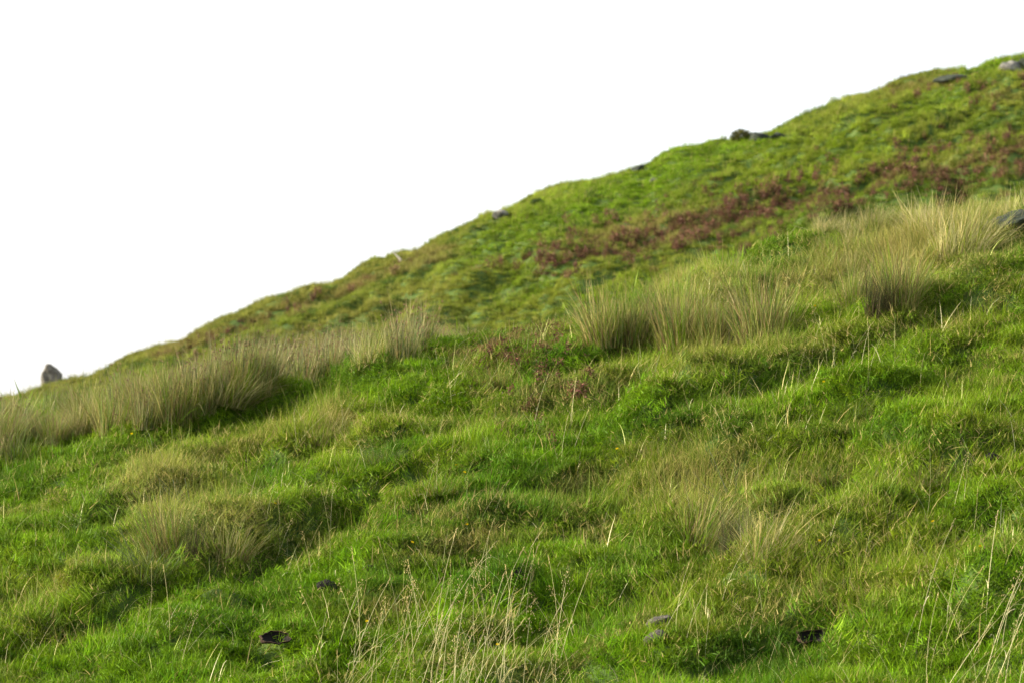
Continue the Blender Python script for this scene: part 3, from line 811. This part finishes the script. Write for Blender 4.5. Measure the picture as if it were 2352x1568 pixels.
# ---- straw stalks with seed heads
def stalk_meshes(L_, bend, head):
    s_ = np.linspace(0, 1, 8); a = RNG.uniform(-.5, .5)
    pts = np.stack([bend * L_ * s_ ** 1.8 * math.cos(a), bend * L_ * s_ ** 1.8 * math.sin(a), L_ * s_ * (1 - .12 * bend * s_) - .02], 1)
    col = np.array([(.50, .46, .21), (.44, .43, .16), (.54, .50, .28)][RNG.integers(0, 3)])
    V, F = tube(pts, np.linspace(.0012, .0006, 8))
    parts = [(V, F, col)]
    # one dead leaf hanging off the stem
    bV, bF, al, bi = blades(np.array([pts[3]]), np.array([.09]), np.array([.003]), RNG.uniform(0, 6.28, 1), np.array([.5]), np.array([1.6]), 4)
    parts.append((bV, bF, col * .9))
    V, F, C = join(parts)
    stem = mesh_np('stalk_stem', V, F, C, 'col', M_STRAW)
    hp = []
    dirv = pts[-1] - pts[-2]; dirv = dirv / np.linalg.norm(dirv)
    m = {'spike': 16, 'plume': 26}[head]
    ln = {'spike': .035, 'plume': .07}[head]; sp = {'spike': .0018, 'plume': .009}[head]
    for k_ in range(m):
        t_ = k_ / m
        c0 = pts[-1] + dirv * ln * (t_ - .4) + RNG.normal(0, sp * (1 - .6 * t_), 3)
        s2 = RNG.uniform(.0010, .0018)
        Vd = c0 + np.array([(s2, 0, 0), (-s2 * .6, s2 * .8, 0), (-s2 * .6, -s2 * .8, 0)]) * .8
        Vd = np.concatenate([Vd, [c0 + dirv * s2 * 2.6, c0 - dirv * s2 * 2.0]])
        Fd = np.array([(0, 1, 3), (1, 2, 3), (2, 0, 3), (1, 0, 4), (2, 1, 4), (0, 2, 4)])
        hp.append((Vd, Fd, col * np.array([1.05, .92, .8]) * RNG.uniform(.75, 1.2)))
    V, F, C = join(hp)
    return stem, mesh_np('stalk_seed_head', V, F, C, 'col', M_STRAW)
STALK = [stalk_meshes(1.0 * l_, b_, h_) for l_, b_, h_ in [(.34, .15, 'spike'), (.38, .32, 'spike'), (.30, .5, 'spike'), (.36, -.2, 'spike'),
                                                            (.32, .1, 'plume'), (.28, -.45, 'plume'), (.40, .25, 'spike'), (.26, .7, 'plume')]]
def stalk(px_, py_, s, label, group, kinds=None):
    gx_, gy_, gz_ = ground_at(px_, py_)
    v = STALK[RNG.integers(0, 8) if kinds is None else kinds[RNG.integers(0, len(kinds))]]
    o = link('grass_stalk', None, None, (gx_, gy_, gz_), (RNG.normal(0, .12), RNG.normal(.12, .16), RNG.normal(0, .5)), (s, s, s))
    o.empty_display_size = .03
    tag(o, label, 'grass stalk', group)
    link('stem', v[0], o); link('seed_head', v[1], o)
for x0_, x1_, y0_, y1_, cnt, s0, s1, lb, gp in [
    (730, 1330, 1470, 1720, 125, .7, 1.05, 'tall straw grass stalk in the thicket at the bottom centre', 'stalks in the bottom centre thicket'),
    (1000, 1300, 1330, 1480, 14, .5, .8, 'straw grass stalk above the bottom centre thicket', 'stalks above the thicket'),
    (2060, 2400, 1470, 1700, 30, .7, 1.05, 'tall straw grass stalk in the bottom right corner', 'stalks in the bottom right corner'),
    (600, 760, 1220, 1340, 13, .5, .75, 'thin straw stalk right of the bushy straw tussock, lower left', 'stalks beside the lower left tussock'),
    (1150, 1330, 960, 1130, 13, .45, .7, 'thin straw stalk on the open slope at the centre', 'stalks at the centre of the slope'),
    (950, 1150, 1080, 1280, 14, .45, .7, 'thin straw stalk around the dry brown patch left of centre', 'stalks around the dry patch'),
    (980, 1110, 860, 1010, 9, .5, .7, 'pale straw stalk below the slim pale tussock', 'stalks below the slim tussock'),
    (1800, 2160, 840, 960, 20, .5, .85, 'thin straw stalk on the green upper right slope', 'stalks on the upper right slope'),
    (1780, 2000, 1250, 1340, 12, .4, .7, 'straw stalk right of the spiky straw tussock', 'stalks beside the lower right tussock'),
    (2000, 2340, 1080, 1330, 14, .4, .75, 'thin straw stalk on the right slope', 'stalks on the right slope'),
    (60, 420, 1400, 1560, 16, .4, .8, 'thin straw stalk around the bottom left hummock', 'stalks around the bottom left hummock'),
    (540, 900, 960, 1120, 16, .4, .65, 'thin straw stalk on the upper left slope', 'stalks on the upper left slope'),
    (1500, 1720, 1390, 1640, 10, .45, .8, 'straw stalk near the lichen-covered stone', 'stalks near the stone')]:
    for i in range(cnt):
        stalk(RNG.uniform(x0_, x1_), RNG.uniform(y0_, y1_), RNG.uniform(s0, s1) * RNG.choice([.65, .8, .95]), lb, gp)

# ---- short dead blades lying in the turf
x, y = fan_points(15000, 5.2, 11.6, 1.3)
km = hole_mask(x, y, 2.0); x, y = x[km], y[km]
keep = RNG.uniform(0, 1, len(x)) < .35 + .5 * sstep(-.1, .4, fbm(x * 1.4, y * 1.4, 81)); x, y = x[keep], y[keep]
z = Z(x, y) + .015
n = len(x)
V, F, al, bi = blades(np.stack([x, y, z], 1), RNG.uniform(.04, .15, n), RNG.uniform(.0010, .0024, n), RNG.uniform(0, 6.28, n), RNG.uniform(.05, 1.3, n), RNG.uniform(0, 1.2, n), 4)
cc = np.array([(.40, .37, .14), (.46, .43, .24), (.36, .28, .10), (.30, .33, .09)])[RNG.integers(0, 4, n)] * np.exp(RNG.normal(0, .2, n))[:, None]
lit = link('dead_blades', mesh_np('dead_blades', V, F, cc[bi], 'col', M_STRAW))
tag(lit, 'scattered bleached dead grass blades lying in the near turf', 'dead grass', kind='stuff')

# ---- stones, burrows, soil
def ico(sub):
    import bmesh
    bm = bmesh.new(); bmesh.ops.create_icosphere(bm, subdivisions=sub, radius=1.0)
    V = np.array([v.co[:] for v in bm.verts]); F = np.array([[v.index for v in f.verts] for f in bm.faces]); bm.free()
    return V, F
ICO3 = ico(4)
def rock_mesh(name, size, seed, mat, cut=9, rough=.16):
    V = ICO3[0].copy(); rg = np.random.default_rng(seed)
    for q in range(cut):                                     # break planes off the boulder
        d = rg.normal(0, 1, 3); d /= np.linalg.norm(d); lim = rg.uniform(.55, .85)
        o_ = V @ d
        V = V - np.clip(o_ - lim, 0, None)[:, None] * d * .92
    nn = fbm(V[:, 0] * 2.3 + V[:, 2], V[:, 1] * 2.3 - V[:, 2] * 1.7, seed) * rough + fbm(V[:, 0] * 7 + V[:, 2] * 5, V[:, 1] * 7, seed + 5) * rough * .4
    V = V * (1 + nn)[:, None] * np.array(size)
    return mesh_np(name, V, ICO3[1], mat=mat, smooth=False)
def rock(px_, py_, size, seed, mat, label, far=False, rotz=0.0, sink=.38, tilt=0.0):
    gx_, gy_, gz_ = (far_at if far else ground_at)(px_, py_)
    o = link('boulder' if max(size) > .12 else 'stone', rock_mesh('rock', size, seed, mat), None, (gx_, gy_, gz_ + size[2] * (1 - 2 * sink)), (0, tilt, rotz))
    tag(o, label, 'rock')
    return o
rock(122, 880, (.26, .2, .40), 18, M_ROCKB, 'pointed grey-brown rock standing in for a rush plume on the skyline at the far left', True, .4, .22)  # rock shape stands in for a rush plume on the ridge
rock(1748, 326, (.26, .22, .19), 3, M_ROCKD, 'dark blue-grey boulder on the skyline, right of the dark green bush', True)
rock(1790, 318, (.20, .2, .10), 13, M_ROCKD, 'low dark boulder at the right foot of the skyline boulder', True)
rock(1465, 395, (.19, .16, .14), 4, M_ROCKD, 'small dark boulder alone on the skyline at the upper middle', True)
rock(1150, 502, (.20, .16, .14), 5, M_ROCKF, 'pale grey rock on the skyline above the middle of the far hill', True)
rock(1500, 418, (.09, .08, .08), 6, M_ROCKF, 'tiny pale stone on the slope below the small skyline boulder', True)
rock(2185, 190, (.42, .3, .13), 7, M_ROCKD, 'flat dark slab of rock below the skyline, upper right', True, -.2)
rock(2155, 192, (.10, .1, .09), 8, M_ROCKF, 'small pale stone left of the flat dark slab, upper right', True)
rock(2322, 166, (.25, .22, .20), 9, M_ROCKF, 'light grey boulder at the right edge below the skyline', True)
rock(2356, 160, (.16, .2, .24), 10, M_ROCKD, 'dark boulder cut by the right edge below the skyline', True)
rock(2322, 522, (.15, .10, .042), 11, M_ROCKD, 'flat dark rock on the crest at the right edge', sink=.25, tilt=-.18)
rock(2350, 512, (.028, .028, .024), 12, M_ROCKF, 'small pale stone on top of the flat dark rock, right edge')
rock(1512, 1452, (.036, .035, .022), 24, M_ROCK, 'lichen-covered grey stone, upper of two, lower right of centre', sink=-.12, tilt=-.3)
rock(1508, 1486, (.034, .03, .016), 25, M_ROCK, 'lichen-covered grey stone, lower of two, lower right of centre', sink=-.25, tilt=-.3)
for i, (px_, py_, s_, lb) in enumerate([(852, 1326, .020, 'dark soil clod in the grass left of the bottom thicket, upper one'),
        (748, 1372, .024, 'dark soil clod in the green hollow, left of the bottom thicket'),
        (1937, 1370, .022, 'dark soil clod in the green patch, lower right'),
        (2278, 1072, .022, 'dark soil clod on the right slope near the right edge'),
        (1190, 1345, .020, 'dark soil clod under the centre mound')]):
    gx_, gy_, gz_ = ground_at(px_, py_)
    o = link('soil_clod', rock_mesh('soil_clod', (s_ * 1.1, s_, s_ * .9), 40 + i, M_PEAT, 3, .5), None, (gx_, gy_ - .01, gz_ + s_ * .9))
    tag(o, lb, 'soil')

for (gx_, gy_, gz_, r_), lb in zip(HOLES, ['dark burrow mouth with a brown earth lip at the bottom left', 'dark burrow mouth in the grass at the bottom right']):
    o = link('burrow', None, None, (gx_, gy_, gz_ + .02)); o.empty_display_size = .03
    tag(o, lb, 'burrow')
    k_, m_ = 40, 9
    th = np.linspace(0, 2 * np.pi, k_, endpoint=False)
    rr = r_ * (1 + .30 * vn(np.cos(th) * 1.7 + gx_ * 9, np.sin(th) * 1.7, 91) + .09 * vn(np.cos(th) * 5, np.sin(th) * 5 + gx_, 92))
    prof = np.linspace(0, 1, m_)
    V = []
    for p in prof:                                            # bowl going down and back into the bank
        q = (1 - p ** 2.2 * .98)
        zc = .46 * rr * np.sin(th)
        V.append(np.stack([rr * q * np.cos(th) * 1.15, rr * q * np.sin(th) * .75 + p * .018, zc * q - p * .014], 1))
    V = np.concatenate(V); I_ = np.arange(k_ * m_).reshape(m_, k_)
    J_ = np.roll(I_, -1, 1)
    F = np.stack([I_[:-1], J_[:-1], J_[1:], I_[1:]], 2).reshape(-1, 4)
    link('tunnel', mesh_np('burrow_tunnel', V, F, mat=M_PEAT, smooth=True), o)
    a = np.linspace(0, 2 * np.pi, 7)[:-1]
    V = []
    lump = .0035 * (1 + .9 * vn(np.cos(th) * 4, np.sin(th) * 4, 93)) * (.25 + .7 * np.clip(np.cos(th - 3.7), 0, 1) ** 2)
    for a_ in a:
        q = rr + lump * np.cos(a_)
        V.append(np.stack([q * np.cos(th) * 1.15, q * np.sin(th) * .75, .46 * rr * np.sin(th) + lump * np.sin(a_) + .001], 1))
    V = np.concatenate(V); I_ = np.arange(k_ * 6).reshape(6, k_)
    F = np.stack([I_, np.roll(I_, -1, 1), np.roll(np.roll(I_, -1, 1), -1, 0), np.roll(I_, -1, 0)], 2).reshape(-1, 4)
    link('earth_lip', mesh_np('burrow_lip', V, F, mat=M_EARTH, smooth=True), o)

# ---- skyline bushes
def bush(px_, py_, rx, rz, n_, label, cols):
    gx_, gy_, gz_ = far_at(px_, py_)
    o = link('bush', None, None, (gx_, gy_, gz_)); o.empty_display_size = .1
    tag(o, label, 'bush')
    parts = []
    for k_ in range(7):
        a = RNG.uniform(0, 6.28); d = RNG.uniform(.2, .7)
        V, F = tube([(0, 0, -.05), (math.cos(a) * rx * d * .5, math.sin(a) * rx * d * .5, rz * .6), (math.cos(a) * rx * d, math.sin(a) * rx * d, rz * 1.3)], [.018, .012, .005])
        parts.append((V, F, np.array([.06, .045, .03])))
    V, F, C = join(parts)
    link('stems', mesh_np('bush_stems', V, F, C, 'col', M_STRAW), o)
    d = RNG.normal(0, 1, (n_, 3)); d /= np.linalg.norm(d, axis=1)[:, None]
    rr = RNG.uniform(.25, 1, n_) ** .4 * (1 + .25 * vn(d[:, 0] * 2.2 + px_, d[:, 1] * 2.2 + d[:, 2] * 1.9, 95))
    p = d * rr[:, None] * np.array([rx, rx, rz]) + np.array([0, 0, rz * .85])
    s_ = RNG.uniform(.014, .03, n_)
    d1 = RNG.normal(0, 1, (n_, 3)); d1 /= np.linalg.norm(d1, axis=1)[:, None]
    d2 = np.cross(d1, RNG.normal(0, 1, (n_, 3))); d2 /= np.linalg.norm(d2, axis=1)[:, None]
    V = np.stack([p - d1 * s_[:, None], p + d2 * s_[:, None] * .5, p + d1 * s_[:, None], p - d2 * s_[:, None] * .5], 1).reshape(-1, 3)
    i0 = np.arange(n_) * 4
    F = np.concatenate([np.stack([i0, i0 + 1, i0 + 2], 1), np.stack([i0, i0 + 2, i0 + 3], 1)])
    cc = np.array(cols)[RNG.integers(0, len(cols), n_)] * np.exp(RNG.normal(0, .3, n_))[:, None]
    link('crown', mesh_np('bush_crown', V, F, np.repeat(cc, 4, 0), 'col', M_PLANT), o)
bush(1703, 328, .22, .15, 1500, 'dark green bush on the skyline, left of the dark boulder', [(.05, .055, .01), (.07, .07, .015), (.04, .05, .012)])
bush(1232, 478, .16, .10, 900, 'small dark green bush on the skyline right of the pale rock', [(.03, .06, .012), (.05, .08, .015)])

# ---- tiny yellow flowers
def flower_mesh():
    parts = []
    V, F = tube([(0, 0, -.01), (.002, 0, .035), (.004, 0, .07)], .0006)
    st = mesh_np('flower_stem', V, F, np.tile([.08, .15, .03], (len(V), 1)), 'col', M_PLANT)
    for k_ in range(5):
        a = k_ * 2 * math.pi / 5
        c, s = math.cos(a), math.sin(a); r_ = .0065
        V = np.array([(0, 0, 0), (c * r_ * .6 - s * r_ * .45, s * r_ * .6 + c * r_ * .45, .0018), (c * r_, s * r_, .001), (c * r_ * .6 + s * r_ * .45, s * r_ * .6 - c * r_ * .45, .0018)]) + np.array([.004, 0, .07])
        V[:, 2] -= (V[:, 1]) * .7
        parts.append((V, np.array([(0, 1, 2), (0, 2, 3)]), np.array([.75, .52, .01])))
    V, F, C = join(parts)
    return st, mesh_np('flower_petals', V, F, C, 'col', M_PLANT)
FL = flower_mesh()
for px_, py_, lb in [(1140, 1505, 'yellow flower in the straw thicket at the bottom centre'), (1045, 1085, 'yellow flower in the grass left of centre'),
        (1065, 1105, 'second yellow flower just below another, left of centre'), (630, 1185, 'yellow flower right of the bushy straw tussock'),
        (1070, 1225, 'yellow flower above the dry brown patch'), (840, 1450, 'yellow flower left in the bottom thicket'),
        (945, 1268, 'yellow flower left of the dry brown patch'), (1870, 720, 'yellow flower on the crest left of the third gap'),
        (1880, 1265, 'yellow flower right of the spiky straw tussock'), (2140, 1225, 'yellow flower on the right slope'), (2250, 1300, 'yellow flower near the right edge, lower slope'),
        (1415, 1045, 'yellow flower at the middle of the slope'), (300, 1010, 'yellow flower on the left lawn strip'), (1890, 900, 'yellow flower on the green upper right slope')]:
    gx_, gy_, gz_ = ground_at(px_, py_ + 25)
    o = link('yellow_flower', None, None, (gx_, gy_, gz_), (0, 0, RNG.uniform(-.4, .4)), (.8, .8, .8)); o.empty_display_size = .01
    tag(o, lb, 'flower')
    link('stem', FL[0], o); link('petals', FL[1], o)

# ---- pale forked piece standing in for a leftover cow horn on the left skyline
gx_, gy_, gz_ = far_at(922, 604)
V, F = tube([(0, 0, -.05), (-.03, 0, .08), (-.10, 0, .15), (-.18, 0, .22)], [.03, .03, .022, .008], 6)
V2, F2 = tube([(.0, 0, .04), (.08, 0, .06), (.17, 0, .10)], [.022, .02, .01], 6)
V, F, C = join([(V, F, np.array([.62, .58, .52])), (V2, F2, np.array([.5, .46, .42]))])
tag(link('horn_standin', mesh_np('horn_standin', V, F, C, 'col', M_STRAW), None, (gx_, gy_, gz_)), 'small pale forked stand-in for a leftover cow horn on the left skyline', 'twig')
